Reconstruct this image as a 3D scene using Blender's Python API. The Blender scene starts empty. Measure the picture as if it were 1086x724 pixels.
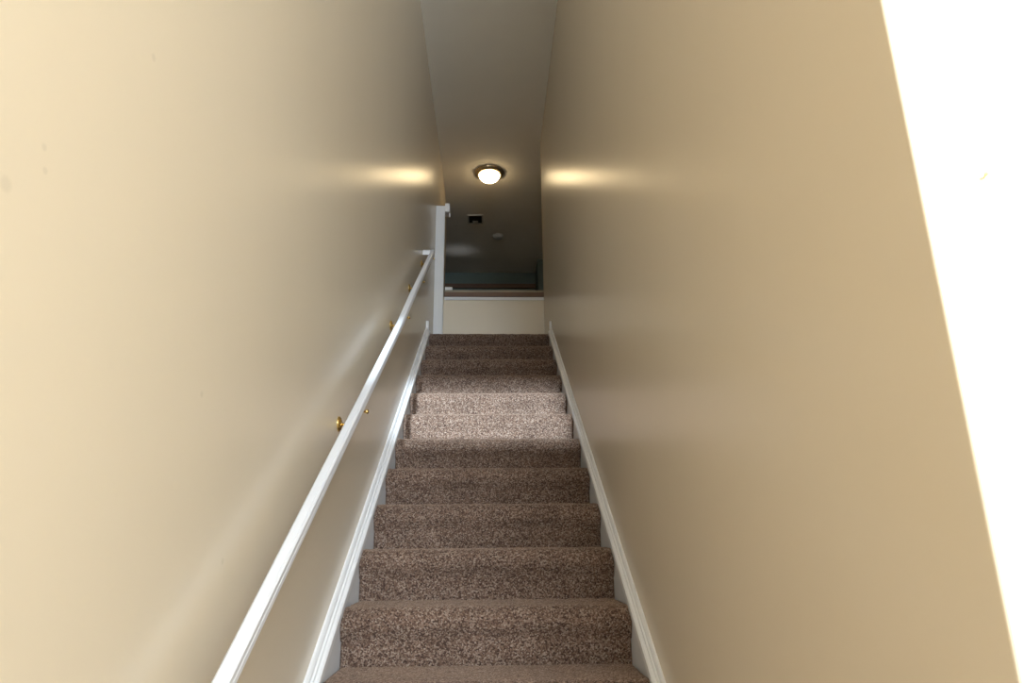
import bpy, bmesh, math
from mathutils import Vector, Matrix, noise
S = bpy.context.scene
COL = S.collection
R = math.radians

# ---------------------------------------------------------------- camera
EYE = 1.393
f_px, pitch, yaw, roll = 716.0, R(16.674), R(1.866), R(-0.502)
cam_d = bpy.data.cameras.new('camera'); cam = bpy.data.objects.new('camera', cam_d); COL.objects.link(cam)
cam_d.sensor_width = 36; cam_d.lens = 36 * f_px / 1086; cam_d.clip_start = 0.02
Fw = Vector((math.sin(yaw)*math.cos(pitch), math.cos(yaw)*math.cos(pitch), math.sin(pitch)))
Rt = Vector((math.cos(yaw), -math.sin(yaw), 0))
Up = Vector((-math.sin(yaw)*math.sin(pitch), -math.cos(yaw)*math.sin(pitch), math.cos(pitch)))
R2 = Rt*math.cos(roll) + Up*math.sin(roll); U2 = Up*math.cos(roll) - Rt*math.sin(roll)
M = Matrix((R2, U2, -Fw)).transposed().to_4x4(); M.translation = Vector((0, 0, EYE))
cam.matrix_world = M
S.camera = cam

# ---------------------------------------------------------------- light and exposure
S.view_settings.view_transform = 'Standard'; S.view_settings.look = 'None'
S.view_settings.exposure = 1.27; S.view_settings.gamma = 1.0; S.view_settings.use_curve_mapping = False
w = bpy.data.worlds.new('sky'); S.world = w; w.use_nodes = True
w.node_tree.nodes['Background'].inputs[0].default_value = (0.55, 0.72, 1.0, 1)
w.node_tree.nodes['Background'].inputs[1].default_value = 1.0

def lamp(name, kind, loc, target, energy, color, **kw):
    d = bpy.data.lights.new(name, kind); d.energy = energy; d.color = color
    for k, v in kw.items(): setattr(d, k, v)
    o = bpy.data.objects.new(name, d); COL.objects.link(o); o.location = loc
    o.rotation_euler = (Vector(target) - Vector(loc)).to_track_quat('-Z', 'Y').to_euler()
    return o

BACK = -6.8          # inner face of the entrance wall behind the camera
# daylight entering by the big entrance window, set in the window opening
lamp('window_daylight', 'AREA', (2.75, BACK + 0.02, 1.75), (2.75, 0, 1.75), 92, (0.72, 0.87, 1.0), shape='RECTANGLE', size=2.1, size_y=2.3)
# daylight entering by the glass over the entrance door
lamp('high_window_daylight', 'AREA', (1.76, BACK + 0.02, 4.0), (1.76, 0, 3.5), 310, (0.72, 0.86, 1.0), shape='RECTANGLE', size=2.2, size_y=1.2)
lamp('transom_daylight', 'AREA', (0.1, BACK + 0.02, 2.83), (0.1, 0, 2.75), 8, (0.76, 0.88, 1.0), shape='RECTANGLE', size=0.9, size_y=0.4)
# low sun through the glass over the door, falling on the middle treads
sun_el = R(4.0)
lamp('sun', 'SUN', (0, -6, 4), (-math.sin(R(0.8)), -6 + math.cos(sun_el), 4 - math.sin(sun_el)), 4.6, (0.68, 0.85, 1.0), angle=R(0.95))
# added uplight hidden by the low wall, makes the pale far ceiling patch
lamp('added_uplight', 'AREA', (-0.42, 8.0, 3.1), (-0.42, 8.0, 5.0), 0.012, (0.9, 0.93, 1.0), shape='RECTANGLE', size=0.3, size_y=0.16, spread=R(14))

# ---------------------------------------------------------------- dimensions (from the fit to the photograph)
RUN, RISE = 0.26, 0.1714
Y0, Z0 = 2.277, EYE - 0.193           # front edge of step number 0
XL, XR = -0.4637, 0.4398              # carpet edges
WL, WR = -0.4916, 0.462               # wall faces
HC = EYE + 3.6234                     # ceiling
YP = 5.5425                           # end of the landing
EY = 0.636                            # corner of the right wall
LAND = Z0 + 10*RISE
SL = RISE/RUN
def nose(y): return Z0 + (y - Y0)*SL

# ---------------------------------------------------------------- materials
def mat(name, color, rough=0.6, spec=0.5, metal=0.0, bump=0.0, bscale=200, var=0.0, vscale=6, stretch=(1, 1, 1), emit=None):
    m = bpy.data.materials.new(name); m.use_nodes = True; n = m.node_tree.nodes; l = m.node_tree.links
    b = n['Principled BSDF']
    b.inputs['Base Color'].default_value = (*color, 1); b.inputs['Roughness'].default_value = rough
    b.inputs['Specular IOR Level'].default_value = spec; b.inputs['Metallic'].default_value = metal
    tc = n.new('ShaderNodeTexCoord'); mp = n.new('ShaderNodeMapping'); l.new(tc.outputs['Object'], mp.inputs[0])
    mp.inputs['Scale'].default_value = stretch
    if var:
        t = n.new('ShaderNodeTexNoise'); t.inputs['Scale'].default_value = vscale; l.new(mp.outputs[0], t.inputs['Vector'])
        mx = n.new('ShaderNodeMix'); mx.data_type = 'RGBA'; l.new(t.outputs['Fac'], mx.inputs['Factor'])
        mx.inputs['A'].default_value = (*[c*(1 - var) for c in color], 1)
        mx.inputs['B'].default_value = (*[min(1, c*(1 + var)) for c in color], 1)
        l.new(mx.outputs['Result'], b.inputs['Base Color'])
    if bump:
        t2 = n.new('ShaderNodeTexNoise'); t2.inputs['Scale'].default_value = bscale; l.new(mp.outputs[0], t2.inputs['Vector'])
        bp = n.new('ShaderNodeBump'); bp.inputs['Strength'].default_value = bump; bp.inputs['Distance'].default_value = 0.002
        l.new(t2.outputs['Fac'], bp.inputs['Height']); l.new(bp.outputs[0], b.inputs['Normal'])
    if emit:
        b.inputs['Emission Color'].default_value = (*emit[0], 1); b.inputs['Emission Strength'].default_value = emit[1]
    return m
PAINT = (0.70, 0.595, 0.45)
m_wall = mat('wall_paint', PAINT, 0.27, 0.8, bump=0.03, bscale=60, var=0.015, vscale=3, stretch=(1, 1, 0.3))
m_ceil = mat('ceiling_paint', (0.86, 0.81, 0.72), 0.8, 0.3, bump=0.05, bscale=120, var=0.02)
m_white = mat('white_gloss_trim', (0.77, 0.75, 0.74), 0.36, 0.5, var=0.004, vscale=20)
m_board = mat('skirt_board_paint', (0.66, 0.65, 0.65), 0.5, 0.4, var=0.03, vscale=25)
m_rail = mat('handrail_paint', (0.66, 0.65, 0.66), 0.38, 0.5, var=0.01, vscale=20)
m_brass = mat('brass', (0.75, 0.55, 0.22), 0.22, 0.5, 1.0, var=0.05, vscale=60)
m_bronze = mat('lamp_rim_metal', (0.40, 0.30, 0.17), 0.35, 0.5, 0.8, var=0.05, vscale=30)
m_glass = mat('frosted_lit_glass', (0.9, 0.85, 0.75), 0.4, emit=((1.0, 0.76, 0.43), 6.5), var=0.01)
m_wood = mat('brown_wood', (0.16, 0.085, 0.05), 0.5, 0.4, var=0.25, vscale=14, stretch=(1, 8, 8), bump=0.05)
m_woodtop = mat('pale_wood_edge', (0.30, 0.25, 0.17), 0.5, 0.4, var=0.25, vscale=10, stretch=(1, 6, 6))
m_teal = mat('teal_grey_paint', (0.16, 0.20, 0.18), 0.7, 0.3, var=0.03)
m_door = mat('door_paint', (0.55, 0.52, 0.47), 0.4, 0.5, var=0.02)
m_vent = mat('vent_enamel', (0.55, 0.52, 0.47), 0.5, var=0.02)
m_dark = mat('duct_dark', (0.02, 0.018, 0.016), 0.9, 0.1, var=0.1)
m_plastic = mat('detector_plastic', (0.52, 0.51, 0.48), 0.5, var=0.02)
m_floor = mat('entrance_floor', (0.56, 0.50, 0.44), 0.45, 0.4, var=0.2, vscale=5, stretch=(8, 1, 1))

# left wall paint: the same paint with a few faint round scuffs
def scuffed(src, spots):
    m = src.copy(); m.name = 'wall_paint_scuffed'; n = m.node_tree.nodes; l = m.node_tree.links; b = n['Principled BSDF']
    prev = b.inputs['Base Color'].links[0].from_socket
    tc = n.new('ShaderNodeTexCoord')
    for p, r in spots:
        d = n.new('ShaderNodeVectorMath'); d.operation = 'DISTANCE'; l.new(tc.outputs['Object'], d.inputs[0]); d.inputs[1].default_value = p
        mr = n.new('ShaderNodeMapRange'); mr.interpolation_type = 'SMOOTHSTEP'
        mr.inputs['From Min'].default_value = r*0.35; mr.inputs['From Max'].default_value = r
        mr.inputs['To Min'].default_value = 0.16; mr.inputs['To Max'].default_value = 0.0; l.new(d.outputs['Value'], mr.inputs['Value'])
        mx = n.new('ShaderNodeMix'); mx.data_type = 'RGBA'; l.new(mr.outputs[0], mx.inputs['Factor']); l.new(prev, mx.inputs['A'])
        mx.inputs['B'].default_value = (0.30, 0.25, 0.19, 1); prev = mx.outputs['Result']
    l.new(prev, b.inputs['Base Color'])
    return m
def wall_point(px, py, X):
    """point of the plane x = X seen at a place in the photograph"""
    d = R2*((px - 543)/f_px) + U2*(-(py - 362)/f_px) + Fw
    return Vector((0, 0, EYE)) + d*(X/d.x)
m_wall_l = scuffed(m_wall, [(wall_point(163, 61, WL), .008), (wall_point(47, 156, WL), .006), (wall_point(48, 181, WL), .006),
                            (wall_point(6, 195, WL), .012), (wall_point(236, 595, WL), .009), (wall_point(214, 418, WL), .008)])

def carpet():
    m = bpy.data.materials.new('speckled_brown_carpet'); m.use_nodes = True; n = m.node_tree.nodes; l = m.node_tree.links
    b = n['Principled BSDF']; b.inputs['Roughness'].default_value = 0.95; b.inputs['Specular IOR Level'].default_value = 0.1
    b.inputs['Sheen Weight'].default_value = 0.35; b.inputs['Sheen Roughness'].default_value = 0.4; b.inputs['Sheen Tint'].default_value = (0.80, 0.55, 0.40, 1)
    tc = n.new('ShaderNodeTexCoord')
    v = n.new('ShaderNodeTexVoronoi'); v.inputs['Scale'].default_value = 250; l.new(tc.outputs['Object'], v.inputs['Vector'])
    sp = n.new('ShaderNodeSeparateColor'); l.new(v.outputs['Color'], sp.inputs[0])
    cr = n.new('ShaderNodeValToRGB'); l.new(sp.outputs[0], cr.inputs[0])
    e = cr.color_ramp.elements
    e[0].position = 0.0; e[0].color = (0.080, 0.045, 0.033, 1); e[1].position = 1.0; e[1].color = (0.56, 0.42, 0.33, 1)
    for p, c in ((0.25, (0.16, 0.092, 0.065, 1)), (0.5, (0.27, 0.160, 0.11, 1)), (0.75, (0.37, 0.25, 0.185, 1))):
        x = e.new(p); x.color = c
    t = n.new('ShaderNodeTexNoise'); t.inputs['Scale'].default_value = 9; t.inputs['Detail'].default_value = 4; l.new(tc.outputs['Object'], t.inputs['Vector'])
    mr = n.new('ShaderNodeMapRange'); mr.inputs['To Min'].default_value = 0.46; mr.inputs['To Max'].default_value = 0.60
    mr.inputs['From Min'].default_value = 0.3; mr.inputs['From Max'].default_value = 0.7; l.new(t.outputs['Fac'], mr.inputs['Value'])
    mm = n.new('ShaderNodeVectorMath'); mm.operation = 'SCALE'; l.new(cr.outputs[0], mm.inputs[0]); l.new(mr.outputs[0], mm.inputs['Scale'])
    l.new(mm.outputs[0], b.inputs['Base Color'])
    bp = n.new('ShaderNodeBump'); bp.inputs['Strength'].default_value = 0.8; bp.inputs['Distance'].default_value = 0.003; bp.invert = True
    l.new(v.outputs['Distance'], bp.inputs['Height']); l.new(bp.outputs[0], b.inputs['Normal'])
    return m
m_carpet = carpet()

# ---------------------------------------------------------------- helpers
def tag(o, label=None, cat=None, group=None, kind=None):
    if label: o['label'] = label
    if cat: o['category'] = cat
    if group: o['group'] = group
    if kind: o['kind'] = kind
    return o
def obj(name, bm, m, parent=None, smooth=False):
    bmesh.ops.recalc_face_normals(bm, faces=bm.faces)
    me = bpy.data.meshes.new(name); bm.to_mesh(me); bm.free(); me.materials.append(m)
    if smooth:
        for p in me.polygons: p.use_smooth = True
    o = bpy.data.objects.new(name, me); COL.objects.link(o)
    if parent:
        o.parent = parent; o.matrix_parent_inverse = Matrix.Translation(-parent.location)
    return o
def bevel(o, w=0.002, seg=2):
    md = o.modifiers.new('edge', 'BEVEL'); md.width = w; md.segments = seg; md.limit_method = 'ANGLE'
    return o
def box(bm, x0, x1, y0, y1, z0, z1):
    v = [bm.verts.new((x, y, z)) for x in (x0, x1) for y in (y0, y1) for z in (z0, z1)]
    for q in ((0, 1, 3, 2), (4, 6, 7, 5), (0, 4, 5, 1), (2, 3, 7, 6), (0, 2, 6, 4), (1, 5, 7, 3)):
        bm.faces.new([v[i] for i in q])
def boxes(*bs):
    bm = bmesh.new()
    for b in bs: box(bm, *b)
    return bm
def prism(pts, axis, a, b):
    """polygon (two coordinates) extruded from a to b along an axis"""
    bm = bmesh.new()
    def mk(p, t):
        return {'x': (t, p[0], p[1]), 'y': (p[0], t, p[1]), 'z': (p[0], p[1], t)}[axis]
    A = [bm.verts.new(mk(p, a)) for p in pts]; B = [bm.verts.new(mk(p, b)) for p in pts]
    bm.faces.new(A); bm.faces.new(B[::-1])
    for i in range(len(pts)):
        j = (i + 1) % len(pts); bm.faces.new((A[i], A[j], B[j], B[i]))
    return bm
def sweep(profile, path, bm=None):
    """profile [(x, dz)] carried along path [(x, y, z)] that climbs in y"""
    bm = bm or bmesh.new(); rings = []
    for p in path:
        rings.append([bm.verts.new((p[0] + a, p[1], p[2] + h)) for a, h in profile])
    for r0, r1 in zip(rings, rings[1:]):
        for i in range(len(profile)):
            j = (i + 1) % len(profile); bm.faces.new((r0[i], r0[j], r1[j], r1[i]))
    bm.faces.new(rings[0]); bm.faces.new(rings[-1][::-1])
    return bm
def lathe(prof, seg=48, bm=None, axis='z', c=(0, 0, 0)):
    bm = bm or bmesh.new(); rings = []
    for r, h in prof:
        ring = []
        for i in range(seg):
            a = 2*math.pi*i/seg
            u, v = r*math.cos(a), r*math.sin(a)
            p = (u, v, h) if axis == 'z' else (h, u, v)
            ring.append(bm.verts.new((p[0] + c[0], p[1] + c[1], p[2] + c[2])))
        rings.append(ring)
    for r0, r1 in zip(rings, rings[1:]):
        for i in range(seg):
            j = (i + 1) % seg; bm.faces.new((r0[i], r0[j], r1[j], r1[i]))
    bm.faces.new(rings[0]); bm.faces.new(rings[-1][::-1])
    return bm
def empty(name, loc, label, cat, group=None):
    o = bpy.data.objects.new(name, None); COL.objects.link(o); o.location = loc; o.empty_display_size = 0.1
    return tag(o, label, cat, group)
def struct(name, bm, m, label=None, smooth=False):
    return tag(obj(name, bm, m, None, smooth), label, kind='structure')

# ---------------------------------------------------------------- the shell
RX = 4.4       # right side of the entrance hall
struct('floor', boxes((WL, RX, BACK, EY, -0.12, 0), (WL, WR, EY, 0.70, -0.12, 0)), m_floor, 'wooden entrance hall floor')
struct('ceiling', boxes((-3.0, RX + 0.12, BACK - 0.12, 8.9, HC, HC + 0.12)), m_ceil, 'flat painted ceiling over the stairwell and upstairs room')
struct('wall_left', boxes((WL - 0.12, WL, BACK - 0.12, 6.75, -0.12, HC)), m_wall_l, 'long cream wall behind the handrail')
# right wall of the stairs together with the bright face that looks back at the entrance
bm = prism([(WR, EY), (RX, EY), (RX, EY + 0.12), (WR + 0.12, EY + 0.12), (WR + 0.12, YP), (WR, YP)], 'z', -0.12, HC)
wr = struct('wall_right', bm, m_wall, 'tan right wall of the stairs with its bright end face')
bevel(wr, 0.004, 3)
struct('wall_side', boxes((RX, RX + 0.12, BACK - 0.12, EY + 0.12, -0.12, HC)), m_wall, 'right wall of the entrance hall')
# entrance wall behind the camera: an opening for the window and one for the glass over the door
sy0 = Y0 + 5*RUN                                # the sun slot is traced back from the lit treads
zb = nose(Y0 + 4*RUN) + 0.012 + (Y0 + 4*RUN - BACK)*math.tan(sun_el)
zt = Z0 + 6.6*RISE + (Y0 + 6*RUN - BACK)*math.tan(sun_el)
yb0, yb1 = BACK - 0.12, BACK
wx0, wx1, wz0, wz1 = 1.7, 3.8, 0.6, 2.9
hx0, hx1, hz0, hz1 = 0.64, 2.88, 3.4, 4.6
dx0, dx1, dz1 = -0.35, 0.56, 2.10
bm = boxes((WL, dx0, yb0, yb1, 0, hz0), (dx0, dx1, yb0, yb1, dz1, zb), (dx0, dx1, yb0, yb1, zt, hz0), (dx1, wx0, yb0, yb1, 0, hz0),
           (wx0, wx1, yb0, yb1, 0, wz0), (wx0, wx1, yb0, yb1, wz1, hz0), (wx1, RX, yb0, yb1, 0, hz0),
           (WL, hx0, yb0, yb1, hz0, HC), (hx1, RX, yb0, yb1, hz0, HC), (hx0, hx1, yb0, yb1, hz1, HC))
struct('wall_back', bm, m_wall, 'entrance wall with door and window openings')
wf = struct('window_1', boxes((wx0, wx1, yb0, yb0 + 0.06, wz0, wz0 + 0.05), (wx0, wx1, yb0, yb0 + 0.06, wz1 - 0.05, wz1),
            (wx0, wx0 + 0.05, yb0, yb0 + 0.06, wz0 + 0.05, wz1 - 0.05), (wx1 - 0.05, wx1, yb0, yb0 + 0.06, wz0 + 0.05, wz1 - 0.05),
            (2.72, 2.78, yb0, yb0 + 0.06, wz0 + 0.05, wz1 - 0.05)), m_white, 'large white framed window')
struct('window_2', boxes((hx0, hx1, yb0, yb0 + 0.06, hz0, hz0 + 0.05), (hx0, hx1, yb0, yb0 + 0.06, hz1 - 0.05, hz1),
            (hx0, hx0 + 0.05, yb0, yb0 + 0.06, hz0 + 0.05, hz1 - 0.05), (hx1 - 0.05, hx1, yb0, yb0 + 0.06, hz0 + 0.05, hz1 - 0.05)), m_white, 'high white framed window')
d1 = struct('door_1', boxes((dx0, dx1, yb0 + 0.03, yb0 + 0.075, 0, dz1)), m_door, 'entrance door below the high glass')
obj('door_panel', boxes(*[(x + 0.12, x + 0.42, yb0 + 0.075, yb0 + 0.083, z, z + h) for x in (-0.38, 0.05) for z, h in ((0.2, 0.7), (1.05, 0.85))]), m_door, d1)
# upstairs beyond the landing
struct('wall_far', boxes((-3.0, 0.62, 8.75, 8.87, LAND, HC)), m_teal, 'dark teal grey wall at the back of the upstairs room')
struct('wall_corner', boxes((0.62, 2.6, 8.28, 8.87, LAND, HC)), m_teal, 'dark teal grey corner of wall upstairs')
struct('trim_3', boxes((-3.0, 0.62, 8.72, 8.75, HC - 0.235, HC - 0.175)), m_wood, 'dark brown rail along the far wall')
struct('wall_upstairs_left', boxes((-3.12, -3.0, 6.63, 8.87, LAND, HC)), m_teal)
struct('wall_upstairs_right', boxes((2.6, 2.72, YP, 8.87, LAND, HC)), m_teal)
struct('wall_upstairs_near', boxes((WR + 0.12, 2.6, YP, YP + 0.12, LAND - 0.6, HC), (-3.0, WL - 0.12, 6.63, 6.75, LAND - 0.6, HC)), m_wall)
struct('floor_upstairs', boxes((-3.0, 2.72, YP + 0.12, 8.87, LAND - 0.12, LAND)), m_floor)
# low wall at the end of the landing and its cap
struct('wall_end', boxes((WL, WR + 0.12, YP, YP + 0.12, LAND - 0.14, EYE + 2.062)), m_wall, 'low cream wall closing the end of the landing')
struct('trim_4', boxes((-0.405, WR, YP - 0.012, YP, EYE + 2.036, EYE + 2.062)), m_white, 'thin white strip below the wooden cap')
cap = struct('trim_5', boxes((-0.405, WR, YP - 0.025, YP + 0.15, EYE + 2.062, EYE + 2.104)), m_wood, 'brown wooden cap of the low wall')
bevel(cap, 0.003)
obj('pale_edge', boxes((-0.405, WR, YP - 0.018, YP + 0.14, EYE + 2.104, EYE + 2.124)), m_woodtop, cap)

# white post where the left wall meets the low wall
post = empty('post', (-0.45, YP - 0.03, LAND), 'tall white post at the left end of the low landing wall', 'post')
bevel(obj('shaft', boxes((WL, -0.412, YP - 0.065, YP, LAND, EYE + 2.915)), m_white, post), 0.003)
bevel(obj('top_block', boxes((-0.412, -0.370, YP - 0.075, YP + 0.03, EYE + 2.850, EYE + 2.935)), m_white, post), 0.004)
bevel(obj('catch', boxes((-0.378, -0.368, YP - 0.04, YP - 0.02, EYE + 2.815, EYE + 2.850)), m_white, post), 0.001)
bl = obj('small_block', boxes((-0.400, -0.338, YP - 0.02, YP + 0.03, EYE + 2.124, EYE + 2.152)), m_white)
bevel(tag(bl, 'small white block lying on the brown cap beside the tall post', 'block'), 0.003)

# ---------------------------------------------------------------- staircase
st = empty('staircase', (0, Y0 - 6*RUN, 0), 'speckled brown carpeted staircase climbing between the two walls', 'stairs')
def step_bm(k, last=False):
    yk, zk = Y0 + k*RUN, Z0 + k*RISE
    yb = YP if last else yk + RUN + 0.015
    zlow = zk - RISE - 0.004
    r = 0.040; fr = yk - 0.014; ry = yk + 0.004      # front of nosing, riser plane
    line = []
    n = 5
    g = 0.0065 if k > -3 else 0.03
    def seg(a, b, incl=False):
        d = math.dist(a, b); c = max(1, round(d/g))
        for i in range(c): line.append((a[0] + (b[0]-a[0])*i/c, a[1] + (b[1]-a[1])*i/c))
    top = zk + 0.006
    seg((yb, top), (fr + r, top))
    m_ = max(4, int(r*1.57/g))
    arc = [(fr + r - r*math.sin(math.pi/2*i/m_), top - r + r*math.cos(math.pi/2*i/m_)) for i in range(m_ + 1)]
    line += arc[:-1]
    a = (fr, top - r); b = (fr + 0.002, top - r - 0.02); c = (ry, top - r - 0.055); d = (ry, zlow)
    seg(a, b); seg(b, c); seg(c, d); line.append(d)
    nx = max(2, round((XR - XL)/g))
    bm = bmesh.new(); grid = []
    for i in range(nx + 1):
        x = XL + (XR - XL)*i/nx
        edge = min(x - XL, XR - x); dip = 0.006*max(0, 1 - edge/0.012)**2
        col = []
        for j, (y, z) in enumerate(line):
            # outward direction of the profile
            y0_, z0_ = line[max(0, j-1)]; y1_, z1_ = line[min(len(line)-1, j+1)]
            t = Vector((y1_ - y0_, z1_ - z0_)).normalized(); nv = Vector((t.y, -t.x))
            if nv.x > 0.01 or nv.y < -0.01: nv = -nv
            q = Vector((x, y, z))
            h = 0.0018*noise.noise(q*170) + 0.0022*noise.noise(q*28) - dip
            if j == 0 or j == len(line)-1: h = 0
            col.append(bm.verts.new((x, y + nv.x*h, z + nv.y*h)))
        grid.append(col)
    for a_, b_ in zip(grid, grid[1:]):
        for j in range(len(line)-1): bm.faces.new((a_[j], b_[j], b_[j+1], a_[j+1]))
    # back and ends
    L0 = bm.verts.new((XL, yb, zlow)); R0 = bm.verts.new((XR, yb, zlow))
    bm.faces.new([L0] + grid[0]); bm.faces.new([R0] + grid[-1][::-1])
    bm.faces.new((L0, R0, grid[-1][0], grid[0][0])); bm.faces.new((L0, R0, grid[-1][-1], grid[0][-1]))
    return bm
for k in range(-6, 10):
    obj('step', step_bm(k), m_carpet, st, True)
obj('landing', step_bm(10, True), m_carpet, st, True)

# skirting along both sides
def skirt(name, wall, face, side, label):
    y0, y1 = 0.70, Y0 + 10*RUN + 0.0
    t = abs(face - wall)
    pts = [(y0, nose(y0) - 0.28), (y0, nose(y0) - 0.004), (y1, nose(y1) - 0.004), (y1, nose(y1) - 0.28)]
    pts = [(y, max(0.0, z)) for y, z in pts]
    board = struct(name, prism(pts, 'x', wall, face), m_board, label)
    s = side
    prof = [(0, -0.006), (s*(t + .006), -0.006), (s*(t + .006), 0.020), (s*(t + .003), 0.0225), (s*(t + .003), 0.026),
            (s*(t*.80), 0.029), (s*(t*.76), 0.036), (s*(t*.52), 0.037), (s*(t*.50), 0.040), (s*(t*.44), 0.046), (s*(t*.25), 0.053), (0, 0.054)]
    obj('moulding', sweep(prof, [(wall, y0, nose(y0)), (wall, y1, nose(y1))]), m_white, board)
    e0, e1 = sorted((wall, wall + s*(t*0.75)))
    bevel(obj('end_block', boxes((e0, e1, y1, y1 + 0.03, LAND + 0.006, LAND + 0.105)), m_white, board), 0.002)
    return board
skirt('trim_1', WL, XL - 0.001, 1, 'white moulded skirting climbing the left wall')
skirt('trim_2', WR, XR + 0.001, -1, 'white moulded skirting climbing the right wall')

# ---------------------------------------------------------------- handrail
rail = empty('handrail', (WL, 1.0, nose(1.0) + 0.7), 'long white wooden handrail on brass brackets along the left wall', 'handrail')
def rail_h(y):
    pts = [(0, 0.682), (3.0, 0.682), (3.4, 0.702), (4.7, 0.732)]
    for (a, ha), (b, hb) in zip(pts, pts[1:]):
        if y <= b: return ha + (hb - ha)*(y - a)/(b - a)
    return pts[-1][1]
RXL, RXR, RT = -0.4375, -0.409, 0.036
x0, x1 = 0, RXR - RXL
prof = [(0.003, 0), (x1 - 0.003, 0), (x1, 0.003), (x1, RT*0.42), (x1 - 0.001, RT*0.47), (x1 - 0.001, RT*0.55), (x1, RT*0.6),
        (x1, RT - 0.006), (x1 - 0.005, RT), (0.005, RT), (0, RT - 0.006), (0, 0.003)]
YE = 4.52
ys = [0.78 + (YE - 0.78)*i/60 for i in range(61)]
obj('rail', sweep(prof, [(RXL, y, nose(y) + rail_h(y)) for y in ys]), m_rail, rail)
ze = nose(YE) + rail_h(YE)
bevel(obj('wall_return', prism([(YE - 0.03, ze - 0.018), (YE, ze + 0.002), (YE, ze + RT), (YE - 0.03, ze + RT - 0.02)], 'x', WL, RXL), m_rail, rail), 0.003)
def tube(path, r, seg=14, bm=None):
    bm = bm or bmesh.new(); rings = []
    for i, p in enumerate(path):
        t = (Vector(path[min(i+1, len(path)-1)]) - Vector(path[max(i-1, 0)])).normalized()
        u = t.orthogonal().normalized() if i == 0 else (uo - t*uo.dot(t)).normalized()
        uo = u; v = t.cross(u)
        rings.append([bm.verts.new(Vector(p) + (u*math.cos(2*math.pi*a/seg) + v*math.sin(2*math.pi*a/seg))*r) for a in range(seg)])
    for r0, r1 in zip(rings, rings[1:]):
        for i in range(seg):
            j = (i+1) % seg; bm.faces.new((r0[i], r0[j], r1[j], r1[i]))
    bm.faces.new(rings[0]); bm.faces.new(rings[-1][::-1])
    return bm
first = None
for y in (1.15, 2.18, 3.16, 3.80, 4.42):
    zr = nose(y) + rail_h(y)                       # underside of the rail
    c = Vector((WL, y, zr - 0.030))
    if first is None:
        arm = tube([(WL + 0.004, y, zr - 0.050), (WL + 0.022, y, zr - 0.054), (WL + 0.042, y, zr - 0.047), (WL + 0.058, y, zr - 0.030),
                    (WL + 0.066, y, zr - 0.006)], 0.0048)
        br = obj('bracket', arm, m_brass, rail, True)
        plate = obj('wall_plate', lathe([(0.025, 0.0), (0.025, 0.003), (0.019, 0.008), (0.009, 0.011)], 28, axis='x', c=(WL, y, zr - 0.050)), m_brass, None, True)
        saddle = obj('saddle', prism([(y - 0.03, zr - 0.003 - 0.03*SL), (y + 0.03, zr - 0.003 + 0.03*SL), (y + 0.03, zr + 0.03*SL), (y - 0.03, zr - 0.03*SL)],
                     'x', RXL + 0.006, RXR - 0.004), m_brass, None)
        screw = obj('knob', lathe([(0.003, -0.004), (0.0055, 0.0), (0.0075, 0.004), (0.0065, 0.009), (0.003, 0.011)], 20, axis='x', c=(RXR + 0.001, y, zr - 0.010)), m_brass, None, True)
        for q in (plate, saddle, screw):
            q.parent = br; q.matrix_parent_inverse = Matrix.Identity(4)
        first = (br, y, zr)
    else:
        dv = Vector((0, y - first[1], zr - first[2]))
        c_ = first[0].copy(); COL.objects.link(c_); c_.location = first[0].location + dv
        for ch in list(first[0].children):
            if ch.users_collection:
                g = ch.copy(); COL.objects.link(g); g.parent = c_

# ---------------------------------------------------------------- ceiling fittings
lx, ly = -0.017, 6.10
cl = empty('ceiling_light', (lx, ly, HC), 'glowing round flush ceiling light with a bronze rim above the landing', 'ceiling light')
obj('rim', lathe([(0.150, 0.0), (0.152, -0.006), (0.146, -0.018), (0.128, -0.030), (0.112, -0.034), (0.106, -0.030), (0.100, -0.020)], 64, c=(lx, ly, HC)), m_bronze, cl, True)
dome = [(0.106, -0.028)] + [(0.106*math.cos(a), -0.030 - 0.075*math.sin(a)) for a in [math.pi/2*i/14 for i in range(0, 14)]]
obj('glass_dome', lathe(dome, 64, c=(lx, ly, HC)), m_glass, cl, True)

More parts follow.
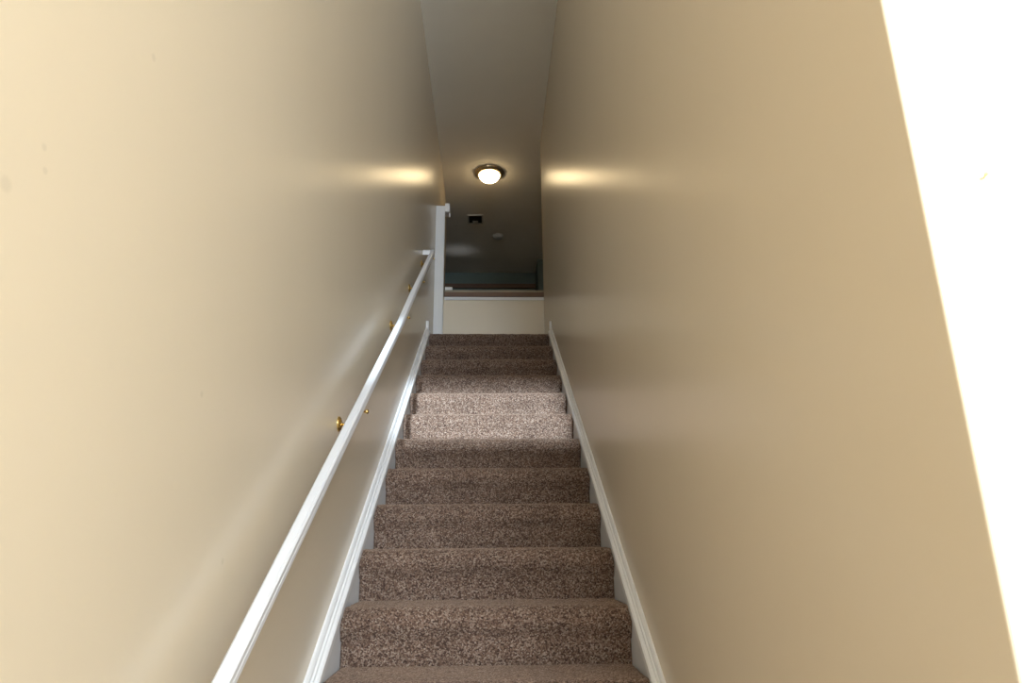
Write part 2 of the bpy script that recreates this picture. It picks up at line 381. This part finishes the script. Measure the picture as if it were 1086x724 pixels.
vx0, vx1, vy0, vy1 = -0.272, -0.092, 7.02, 7.24
vt = empty('ceiling_vent', ((vx0 + vx1)/2, (vy0 + vy1)/2, HC), 'small square air vent in the dark ceiling behind the light', 'vent')
fw = 0.016
bevel(obj('frame', boxes((vx0, vx1, vy0, vy0 + fw, HC - 0.010, HC), (vx0, vx1, vy1 - fw, vy1, HC - 0.010, HC),
      (vx0, vx0 + fw, vy0 + fw, vy1 - fw, HC - 0.010, HC), (vx1 - fw, vx1, vy0 + fw, vy1 - fw, HC - 0.010, HC)), m_vent, vt), 0.002)
obj('duct', boxes((vx0 + fw, vx1 - fw, vy0 + fw, vy1 - fw, HC - 0.003, HC)), m_dark, vt)
for i in range(7):
    y = vy0 + fw + 0.014 + i*0.025
    obj('slat', prism([(y, HC - 0.004), (y + 0.012, HC - 0.0095), (y + 0.013, HC - 0.0085), (y + 0.001, HC - 0.003)], 'x', vx0 + fw, vx1 - fw), m_dark, vt)
bevel(obj('damper', boxes((-0.212, -0.152, vy0 + 0.13, vy0 + 0.20, HC - 0.013, HC - 0.0098)), m_vent, vt), 0.001)

sd = empty('smoke_detector', (0.085, 7.57, HC), 'small round pale smoke detector on the dark ceiling behind the vent', 'smoke detector')
obj('base', lathe([(0.066, 0.0), (0.066, -0.012)], 40, c=(0.085, 7.57, HC)), m_plastic, sd)
obj('cover', lathe([(0.061, -0.012), (0.060, -0.026), (0.048, -0.036), (0.02, -0.038)], 40, c=(0.085, 7.57, HC)), m_plastic, sd, True)

# nail left in the bright end face of the right wall
d = R2*((1043 - 543)/f_px) + U2*(-(189 - 362)/f_px) + Fw
P = Vector((0, 0, EYE)) + d*(EY/d.y)
bm = bmesh.new(); seg = 14
tube([(P.x, EY, P.z), (P.x - 0.0015, EY - 0.006, P.z + 0.001)], 0.0008, 12, bm)
tube([(P.x - 0.0015, EY - 0.006, P.z + 0.001), (P.x - 0.0018, EY - 0.0072, P.z + 0.0012)], 0.0018, 16, bm)
tag(obj('nail', bm, m_brass), 'tiny brass coloured nail in the bright white wall at far right', 'nail')
